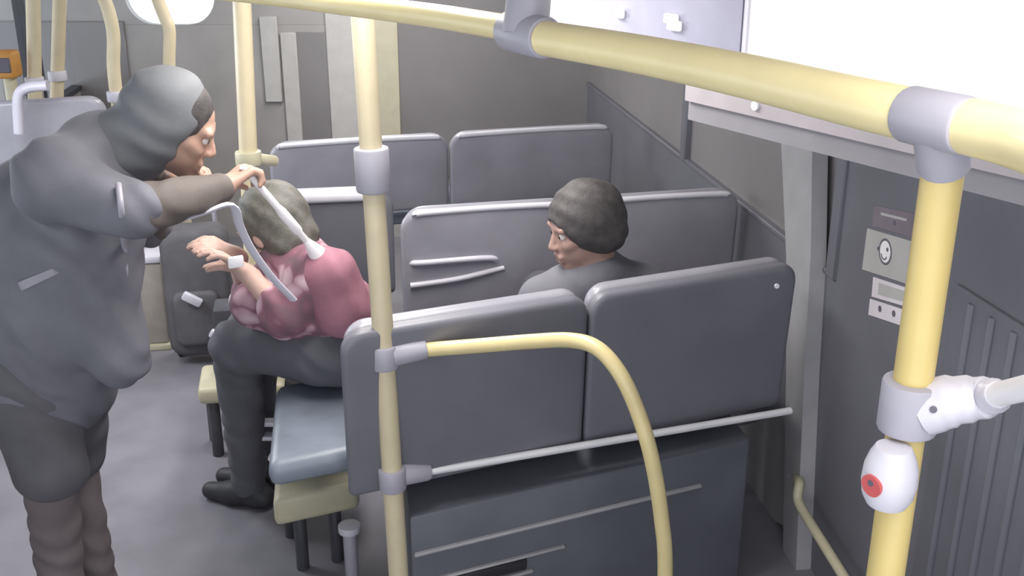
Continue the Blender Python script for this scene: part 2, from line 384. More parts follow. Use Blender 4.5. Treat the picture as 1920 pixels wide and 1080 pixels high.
sticker('sticker', 'white rectangular label below the pictogram sticker', [(1638, 519), (1726, 548), (1724, 582), (1635, 556)], M['stick_white'],
        [('text_block', 'q', [(1648, 530), (1700, 547), (1699, 567), (1647, 552)], M['stick_grey'])])
sticker('sticker', 'small white label with two dark round marks, lowest on the panel', [(1632, 560), (1724, 590), (1722, 621), (1629, 590)], M['stick_white'],
        [('mark', 'd', (1650, 579, .009, 0, 0), M['ink']), ('mark', 'd', (1676, 588, .009, 0, 0), M['ink'])])

# ------------------------------------------------------------------ seats
def seat_unit(label, A, B, ztop, zbot, n, fw, zc, mats, group, lean=-0.04, dp=0.095, base=None, R=0.07, cush=True, cx_=0.0, trim=0):  # trim: radius of the pale tube painting the top highlight, 0 for none
    """n joined seats; A aisle end and B wall end of the back's near foot (points at floor level), fw sitting direction"""
    U = (B-A); Wd = U.length; U.normalize()
    t = thing('bus_seat', label, 'seat', (A.x, A.y, 0), group)
    sw = Wd/n
    for k in range(n):
        O = Vector((A.x, A.y, zbot)) + U*(k*sw)
        Mx = frame(O, U, fw)
        bm = bmesh.new(); slab(bm, Mx @ Matrix.Translation((.002, 0, 0)), sw-.004, ztop-zbot, dp*.45, R, .018, lean, .006, .02); obj('back_shell', bm, mats[0], t)
        bm = bmesh.new(); slab(bm, Mx @ Matrix.Translation((.010, dp*.46, 0)), sw-.020, ztop-zbot-.004, dp*.6, R, .026, lean, .012, .02); obj('backrest', bm, mats[1], t)
        if trim:  # pale tube painting the highlight along the top of the back
            y_ = lean*.985
            pts = [Vector((R*.75, y_-.001, ztop-zbot-R*.22)), Vector((R*1.1, y_+.002, ztop-zbot-.009)), Vector((sw*.5, y_+.004, ztop-zbot-.006)), Vector((sw-R*1.1, y_+.002, ztop-zbot-.009)), Vector((sw-R*.75, y_-.001, ztop-zbot-R*.22))]
            bm = bmesh.new(); tube(bm, smooth_path([Mx @ p for p in pts], 4), [.004]+[trim]*15+[.004], 10); props(obj('top_highlight', bm, M['glint_cap'], t), 'pale strip standing for the highlight on the edge')
        if cush:
            bm = bmesh.new(); rbox(bm, Mx, .012-(cx_ if k == 0 else 0), sw-.012, dp*1.0, dp+(.50 if cx_ else .44), zc-zbot-.075, zc-zbot, .03, 3); obj('seat_cushion', bm, M['cushion'], t)
    return t, U
# near double seat (its dark back faces the camera)
A_a, A_b = onZ(634, 620, 1.07), onZ(1490, 487, 1.07)
fwA = Vector((-0.16, 0.98, 0)).normalized()
A0, B0 = Vector((A_a.x, A_a.y, 0)), Vector((A_b.x, A_b.y, 0))
seatA, UA = seat_unit('near double bus seat with a dark plastic back behind the curved yellow rail', A0, B0, 1.07, 0.60, 2, fwA, 0.68, (M['shell'], M['vinyl']), None, R=.055, dp=.12, cx_=.22)
MA = frame(A0, UA, fwA); WA = (B0-A0).length
bm = bmesh.new(); disc(bm, onD(1456, 536, onZ(1456, 520, 1.05).y-.06), -fwA, .007, .004, 12); obj('screw', bm, M['chrome'], seatA)
LA = onZ(570, 1026, 0); MLA = frame(LA, UA, fwA)
bm = bmesh.new(); rbox(bm, MLA, -.075, .20, -.17, .17, .20, .30, .022, 3); props(obj('seat_beam', bm, M['cream'], seatA), 'pale yellow support beam on the aisle side')
bm = bmesh.new(); rbox(bm, MLA, .08, .24, -.08, .16, .29, .56, .012); obj('pedestal', bm, M['dark'], seatA)
for (x, y) in ((-.045, .09), (.0, -.12), (.115, -.12)):
    bm = bmesh.new(); cyl(bm, MLA @ Vector((x, y, 0.0)), MLA @ Vector((x, y, .225)), .021); obj('leg', bm, M['dark'], seatA)
LC = onD(655, 990, LA.y-.16)
bm = bmesh.new(); cyl(bm, LC-Z*.012, LC+Z*.012, .036); props(obj('leg_cap', bm, M['glint_cap'], seatA), 'bright metal cap')
bm = bmesh.new(); cyl(bm, Vector((LC.x, LC.y, 0)), LC-Z*.012, .022); obj('leg', bm, M['joint'], seatA)
for (x, y) in ((490, 792), (496, 818)):
    q = onD(x, y, LA.y+.12)
    bm = bmesh.new(); rbox(bm, Matrix.Translation(q), -.02, .05, -.02, .02, -.008, .008, .004); obj('hinge_bracket', bm, M['pale'], seatA)
q = onD(522, 862, LA.y+.06)
bm = bmesh.new(); rbox(bm, Matrix.Translation(q) @ Matrix.Rotation(.6, 4, 'Y'), -.035, .045, -.02, .02, -.016, .016, .012, 3); obj('hinge_cover', bm, M['white'], seatA)
bm = bmesh.new(); rbox(bm, MLA, -.03, .2, .02, .18, .30, .57, .02); obj('side_panel', bm, M['dark'], seatA)
# podium under the near seat, with ledges
pod = thing('seat_podium', 'dark stepped podium box under the near double seat', 'podium', (A0.x+.2, A0.y, 0))
bm = bmesh.new(); rbox(bm, MA, .16, WA-.11, -.02, .50, 0, .52, .012); obj('podium_body', bm, M['podium'], pod)
for (z, x1, th) in ((.40, WA-.28, .010), (.31, .62, .008), (.255, .52, .010)):
    bm = bmesh.new(); rbox(bm, MA, .17, x1, -.034, -.018, z, z+th, .003, 1); obj('ledge_strip', bm, M['trim'], pod)
bm = bmesh.new(); rbox(bm, MA, .17, .50, -.03, -.019, .27, .305, .004, 1); obj('vent_slot', bm, M['black'], pod)

# second row: double seat by the window, single seat on the aisle
b_a, b_b = onZ(748, 392, 1.07), onZ(1385, 352, 1.07)
seatB, UB = seat_unit('grey double seat of the second row, in front of the seated dark-haired passenger', Vector((b_a.x, b_a.y, 0)), Vector((b_b.x, b_b.y, 0)), 1.07, .66, 2, Vector((-.1, .99, 0)).normalized(), .66, (M['vinyl'], M['vinyl']), None, trim=.011)
MB_ = frame(Vector((b_a.x, b_a.y, 0)), UB, Vector((-.1, .99, 0)).normalized())
bm = bmesh.new(); tube(bm, smooth_path([MB_ @ Vector(p) for p in ((.03, -.012, .88), (.08, -.035, .885), (.30, -.035, .885), (.34, -.012, .86))]), .010); props(obj('grab_handle', bm, M['pale'], seatB), 'shiny pale grab handle')
bm = bmesh.new(); tube(bm, smooth_path([MB_ @ Vector(p) for p in ((.03, -.02, .80), (.2, -.028, .815), (.36, -.02, .84))]), .010); obj('lower_handle', bm, M['pale'], seatB)
for x in (.10, .50, .90):
    bm = bmesh.new(); rbox(bm, MB_, x-.03, x+.03, .12, .40, 0, .62, .01); obj('leg', bm, M['dark'], seatB)
c_a, c_b = onZ(486, 362, 1.07), onZ(736, 352, 1.07)
fS = Vector((-.2, .98, 0)).normalized()
seatS, US = seat_unit('single grey aisle seat with a pale yellow base behind the white stick', Vector((c_a.x, c_a.y, 0)), Vector((c_b.x, c_b.y, 0)), 1.07, .66, 1, fS, .66, (M['shell'], M['vinyl']), None)
MS = frame(Vector((c_a.x, c_a.y, 0)), US, fS)
bm = bmesh.new(); rbox(bm, MS, .05, (Vector((c_b.x, c_b.y, 0))-Vector((c_a.x, c_a.y, 0))).length-.04, -.055, .05, 1.035, 1.072, .014, 3); props(obj('top_glint', bm, M['glint_cap'], seatS), 'pale cap standing for the highlight on the top edge')  # bright band of light on the seat top, built as a pale cap
# aisle pedestal with pale yellow beam, measured on the floor
pb = onZ(402, 842, 0.0)
MP = frame(pb, US, fS)
bm = bmesh.new(); rbox(bm, MP, -.03, .30, -.10, .14, .24, .31, .02, 3); props(obj('seat_beam', bm, M['cream'], seatS), 'pale yellow support beam')
for (x, y) in ((0, .08), (.02, -.05), (.12, -.05)):
    bm = bmesh.new(); cyl(bm, MP @ Vector((x, y, 0)), MP @ Vector((x, y, .25)), .022); obj('leg', bm, M['dark'], seatS)
bm = bmesh.new(); rbox(bm, MP, .05, .25, -.04, .10, .30, .60, .01); obj('pedestal', bm, M['dark'], seatS)
# third row
e_a, e_b = onZ(502, 268, 1.07), onZ(1150, 230, 1.07)
seatC, UC = seat_unit('grey double seat of the third row, farthest back by the dark glass', Vector((e_a.x, e_a.y, 0)), Vector((e_b.x, e_b.y, 0)), 1.07, .72, 2, Vector((-.1, .99, 0)).normalized(), .70, (M['vinyl'], M['vinyl']), None, trim=.012)
MC = frame(Vector((e_a.x, e_a.y, 0)), UC, Vector((-.1, .99, 0)).normalized())
for x in (.2, .9, 1.5):
    bm = bmesh.new(); rbox(bm, MC, x-.03, x+.03, .12, .40, 0, .64, .01); obj('leg', bm, M['dark'], seatC)

# ------------------------------------------------------------------ poles and rails
def clampring(name, p, r, h, m, parent, ax=Z):
    bm = bmesh.new(); cyl(bm, p-ax*h/2, p+ax*h/2, r, seg=22, rim=.006); return obj(name, bm, m, parent)
# near pole at the right
DN = 0.86
pT = onD(1771, 300, DN); pole_xy = Vector((pT.x, pT.y, 0))
def nearp(py): # point of the pole seen at this image row
    r = ray(1720, py); return Vector((pole_xy.x, pole_xy.y, CAM_H + r.z*(DN/r.y)))
npole = thing('grab_pole', 'thick yellow pole close to the camera at right, with a white side arm', 'pole', (pole_xy.x, pole_xy.y, 0))
px_b = onD(1660, 1080, DN)
Pbot_dir = (px_b - pT)
Pb = pT + Pbot_dir*((0.0-pT.z)/(px_b.z-pT.z))
npole.location = (Pb.x, Pb.y, 0)
bm = bmesh.new(); tube(bm, [Pb, pT], .0172, 20); obj('pole', bm, M['poleyellow'], npole)
axN = (pT-Pb).normalized()
def onpole(py):
    best = min((abs(((CAM_H-0), 0)[1]), 0) for _ in (0,))
    lo, hi = 0.0, 1.0
    for _ in range(40):
        m_ = (lo+hi)/2; q = Pb.lerp(pT, m_); d = q-CAM
        y = 540 - F_PX*(d.dot(UPV)/d.dot(FWD))
        if y > py: lo = m_
        else: hi = m_
    return Pb.lerp(pT, lo)
c1 = onpole(760)
bm = bmesh.new(); cyl(bm, c1-axN*.025, c1+axN*.025, .0262, seg=24, rim=.004); cl1 = obj('clamp', bm, M['joint'], npole)
armend = onD(2080, 690, .66); arm1 = onD(1850, 745, .83)
bm = bmesh.new(); tube(bm, smooth_path([c1+Vector((.010, -.006, 0)), c1.lerp(arm1, .55), arm1, arm1.lerp(armend, .12)], 6), [.0245]*4+[.0235]*3+[.021]*3+[.0185]*3+[.0155]*3+[.013]*2+[.0115], 16)
props(obj('clamp_neck', bm, M['pale'], npole), 'tapering pale neck of the clamp')
bm = bmesh.new(); tube(bm, [arm1, armend], .0105, 16); props(obj('side_arm', bm, M['white'], npole), 'white horizontal arm')
for (x, y, r) in ((1750, 768, .0032), (1830, 756, .0024)):
    p = onD(x, y, DN-.029); bm = bmesh.new(); disc(bm, p, -ray(x, y), r, .004, 12); obj('screw_hole', bm, M['ink'], npole)
# stop button box
sb = onpole(890); sbc = onD(1669, 890, DN-.022)
stb = thing('stop_button', 'white stop request box with a red button on the near yellow pole', 'button', tuple(sbc - axN*.03))
bm = bmesh.new()
prof = [(-.031, .012), (-.029, .017), (-.02, .0215), (-.006, .0235), (.008, .0225), (.02, .019), (.028, .015), (.030, .010)]
tube(bm, [sbc + axN*a for a, _ in prof], [b*1.04 for _, b in prof], 22); obj('housing', bm, M['pale'], stb)
bdir = (onD(1606, 893, DN-.020) - sbc); bn = (bdir + Vector((0, -.02, 0))).normalized(); bp_ = sbc + bn*.0215 - axN*.002
bm = bmesh.new(); disc(bm, bp_, bn, .0105, .0035, 22); props(obj('push_button', bm, M['red'], stb), 'red push button')
bm = bmesh.new(); disc(bm, bp_+bn*.0034+axN*.003, bn, .003, .001, 12); obj('raised_dot', bm, M['ink'], stb)

# overhead yellow rail in two lengths with grey joints
rl = thing('overhead_handrail', 'thick yellow overhead rail running along the top right', 'handrail', (pT.x, pT.y, 1.6))
R1 = [onZ(2060, 330, 1.885), onZ(1900, 258, 1.885), onZ(1620, 195, 1.885), onZ(1400, 143, 1.885), onZ(1200, 102, 1.885), onZ(1022, 72, 1.885)]
bm = bmesh.new(); tube(bm, smooth_path(R1), .0220, 20); obj('rail', bm, M['yellow'], rl)
j1 = onD(1762, 236, onZ(1762, 228, 1.885).y)
bm = bmesh.new(); tube(bm, [Vector((pT.x, pT.y, pT.z-.004)), pT.lerp(j1, .5), j1+Vector((0, 0, .01))], [.0215, .0218, .022], 20); cyl(bm, onZ(1700, 213, 1.885), onZ(1815, 238, 1.885), .0235, seg=22, rim=.004)
obj('tee_joint', bm, M['joint'], rl)
je = onZ(985, 64, 1.885)
bm = bmesh.new(); cyl(bm, onZ(1024, 72, 1.885), onZ(955, 57, 1.885), .027, seg=22, rim=.005); tube(bm, [je, je+Vector((.015, .03, .16)), je+Vector((.02, .04, RAILZ-1.885))], [.03, .027, .032], 18); obj('end_joint', bm, M['joint'], rl)
rl2 = thing('overhead_handrail', 'thinner yellow overhead rail running on past the grey ceiling joint', 'handrail', tuple(onZ(940, 50, 1.87)))
R2 = [onZ(952, 52, 1.87), onZ(800, 28, 1.87), onZ(640, 8, 1.87), onZ(500, -9, 1.87), onZ(330, -25, 1.87)]
bm = bmesh.new(); tube(bm, smooth_path(R2), .0195, 18); obj('rail', bm, M['yellow'], rl2)

# middle pole with the curved guard rail
DM = 2.42
def straight_pole(px0, py0, px1, py1, D, z0=0.0, z1=RAILZ):
    a, b = onD(px0, py0, D), onD(px1, py1, D); d = (b-a)/(b.z-a.z); return a + d*(z0-a.z), a + d*(z1-a.z)
m0, m1 = straight_pole(747, 1070, 697, 300, DM)
mp = thing('grab_pole', 'yellow pole at centre of the bus, clamped to the curved guard rail', 'pole', tuple(m0))
bm = bmesh.new(); tube(bm, [m0, m1], .0265, 20); obj('pole', bm, M['paleyellow'], mp)
axM = (m1-m0).normalized()
def atz(a, b, z): return a + (b-a)*((z-a.z)/(b.z-a.z))
zU, zLo, zT = onD(712, 668, DM).z, onD(730, 897, DM).z, onD(695, 318, DM).z
pU, pL, pTt = atz(m0, m1, zU), atz(m0, m1, zLo), atz(m0, m1, zT)
clampring('clamp', pU, .036, .062, M['joint'], mp, axM); clampring('clamp', pL, .036, .062, M['joint'], mp, axM)
clampring('collar', pTt, .041, .105, M['joint'], mp, axM)
gU = [pU+Vector((.02, 0, .004)), onD(800, 655, DM+.02)]
bm = bmesh.new(); cyl(bm, gU[0], gU[1], .030, .024, rim=.004); obj('clamp_neck', bm, M['joint'], mp)
gL = [pL+Vector((.02, .02, 0)), onD(804, 884, DM+.06)]
bm = bmesh.new(); cyl(bm, gL[0], gL[1], .030, .024, rim=.004); obj('clamp_neck', bm, M['joint'], mp)
GR = [(796, 656, 2.44), (900, 648, 2.42), (1000, 640, 2.38), (1070, 638, 2.33), (1120, 653, 2.28), (1162, 700, 2.24), (1195, 770, 2.22), (1222, 860, 2.2), (1240, 970, 2.2), (1247, 1090, 2.2)]
gp = [onD(*g) for g in GR]; gp.append(Vector((gp[-1].x+.004, gp[-1].y, 0.0)))
gr = thing('guard_rail', 'curved yellow guard rail bending down to the floor behind the near seat', 'handrail', (gp[-1].x, gp[-1].y, 0))
bm = bmesh.new(); tube(bm, smooth_path(gp, 6), .0185, 18); obj('rail', bm, M['railyellow'], gr)
bm = bmesh.new(); cyl(bm, gp[-1], gp[-1]+Z*.012, .045); obj('floor_flange', bm, M['joint'], gr)
cb = thing('chrome_bar', 'straight shiny metal bar running from the pole to the wall', 'bar', tuple(gL[1]))
cbe = onD(1482, 770, A_b.y-.06)
bm = bmesh.new(); tube(bm, [gL[1]-(cbe-gL[1]).normalized()*.02, cbe], .011, 14); obj('tube', bm, M['chrome'], cb)
# other yellow poles
q0, q1 = straight_pole(466, 295, 455, 40, 3.62, 0.0)
fp = thing('grab_pole', 'yellow pole behind the bending person, bracketed to the aisle seat', 'pole', tuple(q0))
bm = bmesh.new(); tube(bm, [q0, q1], .031, 18); obj('pole', bm, M['paleyellow'], fp)
clampring('clamp', onD(466, 296, 3.62), .045, .05, M['cream'], fp)
bm = bmesh.new(); cyl(bm, onD(470, 296, 3.6), onD(515, 302, 3.72), .02); obj('bracket', bm, M['cream'], fp)
for (xa, xb, D, lab) in ((62, 66, 5.2, 'farthest left yellow pole by the far windows'), (112, 106, 5.4, 'second yellow pole from the left at the back of the bus')):
    a, b = straight_pole(xb, 200, xa, 0, D)
    t = thing('grab_pole', lab, 'pole', tuple(a), None)
    bm = bmesh.new(); tube(bm, [a, b], .033, 14); obj('pole', bm, M['paleyellow'], t); clampring('clamp', atz(a, b, 1.22), .045, .05, M['pale'], t)
for (pts, D, lab) in (([(214, 140), (213, 70), (206, 30), (196, 0), (184, -30)], 5.0, 'yellow pole with a bent top left of the bright rear window'),
                      ([(318, 140), (318, 60), (310, 35), (300, 10), (288, -25)], 5.3, 'yellow pole with a bent top in front of the bright rear window')):
    P = [onD(x, y, D) for x, y in pts]; base = Vector((P[0].x, P[0].y, 0))
    t = thing('grab_pole', lab, 'pole', tuple(base))
    bm = bmesh.new(); tube(bm, smooth_path([base, base.lerp(P[0], .7)] + P, 6), .030, 14); obj('pole', bm, M['paleyellow'], t); clampring('clamp', P[0]-Z*.1, .045, .05, M['pale'], t)
# small wall handrail at lower right
hp = [onW(1492, 893, .02), onW(1499, 905, .06), onW(1496, 935, .07), onW(1512, 968, .07), onW(1580, 1078, .07), onW(1660, 1215, .07)]
wh = thing('wall_handrail', 'slim cream handrail slanting down the dark panel at lower right', 'handrail', tuple(hp[0]))
bm = bmesh.new(); tube(bm, smooth_path(hp, 6), .0155, 14); obj('rail', bm, M['cream'], wh)
bm = bmesh.new(); cyl(bm, onW(1492, 893, .0), onW(1492, 893, .03), .024); obj('wall_bracket', bm, M['pale'], wh)

# ------------------------------------------------------------------ people (signed distance fields turned into one continuous surface each)
def V3(v): return np.array([v[0], v[1], v[2]], dtype=np.float32)
def sdf_field(prims, res, pad=0.03):
    lo = np.full(3, 1e9); hi = -lo
    for p in prims:
        if p[0] == 'c':
            for q, r in ((p[1], p[3]), (p[2], p[4])): lo = np.minimum(lo, V3(q)-r); hi = np.maximum(hi, V3(q)+r)
        elif p[0] == 'e': lo = np.minimum(lo, V3(p[1])-max(p[3])); hi = np.maximum(hi, V3(p[1])+max(p[3]))
    lo -= pad; hi += pad
    n = np.ceil((hi-lo)/res).astype(int)+1
    Fd = np.full(n, 0.5, dtype=np.float32)
    ax = [lo[i]+res*np.arange(n[i]) for i in range(3)]
    def local(b0, b1):
        i0 = np.maximum(0, np.floor((b0-lo)/res).astype(int)); i1 = np.minimum(n, np.ceil((b1-lo)/res).astype(int)+1)
        sl = tuple(slice(a, b) for a, b in zip(i0, i1))
        g = np.stack(np.meshgrid(*[ax[i][sl[i]] for i in range(3)], indexing='ij'), -1).astype(np.float32)
        return sl, g
    for p in prims:
        k = p[5] if p[0] in 'c' else p[4]
        if p[0] in ('c',):
            a, b, ra, rb = V3(p[1]), V3(p[2]), p[3], p[4]; m = max(ra, rb)+k+.03
            sl, g = local(np.minimum(a, b)-m, np.maximum(a, b)+m)
            d = b-a; t = np.clip(((g-a)@d)/max(1e-9, d@d), 0, 1)
            ds = np.linalg.norm(g-a-t[..., None]*d, axis=-1)-(ra+(rb-ra)*t)
            op = 'u'
        else:
            c, R, rad = V3(p[1]), np.array(p[2], dtype=np.float32), np.array(p[3], dtype=np.float32); m = float(max(rad))+k+.03
            sl, g = local(c-m, c+m); q = (g-c)@R.T
            k0 = np.linalg.norm(q/rad, axis=-1); k1 = np.linalg.norm(q/(rad*rad), axis=-1)+1e-9
            ds = k0*(k0-1)/k1; op = p[5] if len(p) > 5 else 'u'
        cur = Fd[sl]
        if op == 'u':
            h = np.clip(.5+.5*(cur-ds)/k, 0, 1); Fd[sl] = cur*(1-h)+ds*h-k*h*(1-h)
        elif op == 's':
            h = np.clip(.5-.5*(cur+ds)/k, 0, 1); Fd[sl] = cur*(1-h)-ds*h+k*h*(1-h)
        elif op == 'i':   # keep only what lies inside this ellipsoid
            out = np.full_like(Fd, .5); out[sl] = np.maximum(cur, ds); Fd = out
    return Fd, lo, res
def surface(Fd, lo, h):
    s = Fd < 0; n = np.array(s.shape)-1
    corners = [(i, j, k) for i in (0, 1) for j in (0, 1) for k in (0, 1)]
    cnt = sum(s[i:i+n[0], j:j+n[1], k:k+n[2]].astype(np.int8) for i, j, k in corners)
    cells = np.argwhere((cnt > 0) & (cnt < 8)); idx = -np.ones(n, dtype=np.int64); idx[tuple(cells.T)] = np.arange(len(cells))
    val = {c: Fd[cells[:, 0]+c[0], cells[:, 1]+c[1], cells[:, 2]+c[2]] for c in corners}
    acc = np.zeros((len(cells), 3)); num = np.zeros(len(cells))
    for c in corners:
        for a in range(3):
            if c[a] == 0:
                d = list(c); d[a] = 1; d = tuple(d); x = (val[c] < 0) != (val[d] < 0)
                t = np.where(x, val[c]/np.where(x, val[c]-val[d], 1), 0)
                P = np.tile(np.array(c, float), (len(cells), 1)); P[:, a] = t
                acc += P*x[:, None]; num += x
    verts = lo + (cells + acc/num[:, None])*h
    faces = []
    for a in range(3):
        b, c = (a+1) % 3, (a+2) % 3
        sl0 = [slice(None)]*3; sl1 = [slice(None)]*3; sl0[a] = slice(0, -1); sl1[a] = slice(1, None)
        e = np.argwhere(s[tuple(sl0)] != s[tuple(sl1)])
        e = e[(e[:, b] > 0) & (e[:, c] > 0) & (e[:, b] < n[b]) & (e[:, c] < n[c])]
        ids = []
        for db, dc in ((-1, -1), (0, -1), (0, 0), (-1, 0)):
            q = e.copy(); q[:, b] += db; q[:, c] += dc; ids.append(idx[tuple(q.T)])
        f = np.stack(ids, 1); fl = ~s[tuple(e.T)]; f[fl] = f[fl][:, ::-1]; faces.append(f)
    return verts, np.concatenate(faces)
def body_mesh(name, prims, res, m, parent=None, wr=None):
    Fd, lo, h = sdf_field(prims, res)
    if wr:                                                   # cloth folds
        amp, fq, dirv = wr
        g = [lo[i]+h*np.arange(Fd.shape[i]) for i in range(3)]
        X, Y, Q = np.meshgrid(*g, indexing='ij', sparse=True)
        ph = (X*dirv[0]+Y*dirv[1]+Q*dirv[2])*fq
        Fd = Fd + amp*np.sin(ph + 2.2*np.sin(X*23+Q*9) + 1.7*np.sin(Y*19-Q*13)).astype(np.float32)
    v, f = surface(Fd, lo, h)
    me = bpy.data.meshes.new(name); me.from_pydata(v.tolist(), [], f.tolist()); me.update()
    bm = bmesh.new(); bm.from_mesh(me)
    bmesh.ops.smooth_vert(bm, verts=bm.verts, factor=.5, use_axis_x=True, use_axis_y=True, use_axis_z=True)
    bm.to_mesh(me); bm.free()
    return link(name, me, m, parent) if False else _lnk(name, me, m, parent)
def _lnk(name, me, m, parent):
    for p in me.polygons: p.use_smooth = True
    me.materials.append(m)
    o = bpy.data.objects.new(name, me); COL.objects.link(o)
    if parent is not None: o.parent = parent
    return o
def cap(a, b, ra, rb, k=.02): return ('c', Vector(a), Vector(b), ra, rb, k)
def ell(c, fr, rad, k=.015, op='u'): return ('e', Vector(c), [list(x) for x in fr], rad, k, op)
def head_frame(fwd, up):
    f = Vector(fwd).normalized(); s = f.cross(Vector(up)).normalized(); u = s.cross(f).normalized(); return s, f, u   # rows: side, forward, up
def head_prims(c, fr, neck):
    s, f, u = fr; P = lambda x, y, z: c+s*x+f*y+u*z
    pr = [ell(P(0, -.012, .03), fr, (.076, .096, .088), .02), ell(P(0, .030, -.045), fr, (.058, .062, .068), .03),
          ell(P(0, .062, -.098), fr, (.026, .022, .018), .02),
          cap(P(0, .086, .012), P(0, .106, -.028), .008, .0105, .010), cap(P(-.011, .098, -.032), P(.011, .098, -.032), .008, .008, .008),
          cap(P(-.045, .078, .028), P(.045, .078, .028), .012, .012, .014),
          cap(P(-.04, .068, -.022), P(-.052, .045, -.01), .016, .014, .015), cap(P(.04, .068, -.022), P(.052, .045, -.01), .016, .014, .015)]
    for sg in (-1, 1):
        pr.append(ell(P(sg*.031, .093, .006), fr, (.017, .015, .010), .006, 's'))
        pr += [ell(P(sg*.078, -.010, -.004), fr, (.010, .020, .033), .006)]
    pr += [cap(P(-.020, .090, -.060), P(.020, .090, -.060), .008, .008, .006), cap(P(-.017, .088, -.075), P(.017, .088, -.075), .008, .008, .006)]
    pr += [ell(P(0, .103, -.0675), fr, (.024, .012, .0028), .003, 's')]
    pr.append(cap(P(0, -.03, -.05), neck, .058, .062, .03))
    return pr, P
def add_eyes(P, fr, parent):
    s, f, u = fr
    for sg in (-1, 1):
        c = P(sg*.031, .0755, .006)
        t = bmesh.new(); bmesh.ops.create_uvsphere(t, u_segments=14, v_segments=10, radius=.0110); bm = bmesh.new(); merge(bm, t, Matrix.Translation(c))
        e = _plain('eye', bm, M['eye'], parent)
        bm = bmesh.new(); disc(bm, c+f*.0100, f, .0058, .0018, 14); _plain('iris', bm, M['iris'], e)
def _plain(name, bm, m, parent):
    bmesh.ops.recalc_face_normals(bm, faces=bm.faces); me = bpy.data.meshes.new(name); bm.to_mesh(me); bm.free(); return _lnk(name, me, m, parent)
def hair_prims(P, fr, thick=.012, low=0.0):
    return [ell(P(0, -.022, .034), fr, (.078+thick, .096+thick, .090+thick), .01), ell(P(0, -.055, -.02+low), fr, (.072+thick, .058+thick, .075), .02),
            ell(P(0, .105, -.035), fr, (.072, .075, .088), .012, 's'), ell(P(0, .02, -.13), fr, (.12, .09, .07), .012, 's')]
def hand_prims(wr, d, n, side, curl, sc=1.0):
    """five fingers: wr wrist, d pointing along the hand, n out of the palm, side +1/-1 where the thumb leaves"""
    d = Vector(d).normalized(); n = Vector(n); n = (n-d*n.dot(d)).normalized(); t = d.cross(n).normalized()*side
    pr = [cap(wr-d*.02, wr+d*.02, .027*sc, .024*sc, .01)]
    for i, (off, L, back) in enumerate(((.031, .070, .002), (.0105, .080, .0), (-.010, .075, .003), (-.030, .058, .010))):
        kn = wr + (d*(.088-back) + t*off)*sc
        pr.append(cap(wr+(d*.015+t*off*.55)*sc, kn, .0145*sc, .0115*sc, .010))
        p, ang = kn, 0.0
        for fr_, c, r0, r1 in ((.45, curl[0], .0100, .0092), (.31, curl[1], .0092, .0085), (.24, curl[2], .0085, .0074)):
            ang += c + .04*i; q = p + (d*math.cos(ang)+n*math.sin(ang))*L*fr_*sc
            pr.append(cap(p, q, r0*sc, r1*sc, .003)); p = q
    b = wr + (d*.022+t*.024+n*.004)*sc; q1 = b + (t*.62+d*.62+n*.38).normalized()*.040*sc; q2 = q1 + (d*.72+n*.62+t*.1).normalized()*.032*sc; q3 = q2 + (d*.55+n*.8-t*.2).normalized()*.022*sc
    pr += [cap(b, q1, .0155*sc, .0125*sc, .008), cap(q1, q2, .0115*sc, .0105*sc, .003), cap(q2, q3, .0105*sc, .0085*sc, .003)]
    return pr
def inflate(prims, dr, k=.04):
    return [('c', p[1], p[2], p[3]+dr, p[4]+dr, k) for p in prims if p[0] == 'c']
def shoe(name, ankle, toe_dir, m, parent):
    d = Vector(toe_dir); d.z = 0; d.normalize(); a = Vector((ankle.x, ankle.y, 0))
    pr = [cap(a-d*.055+Z*.040, a+d*.07+Z*.038, .038, .040, .02), cap(a+d*.07+Z*.036, a+d*.165+Z*.032, .042, .031, .03), cap(a-d*.03+Z*.05, ankle+Z*.02, .042, .045, .03)]
    return body_mesh(name, pr, .006, m, parent)

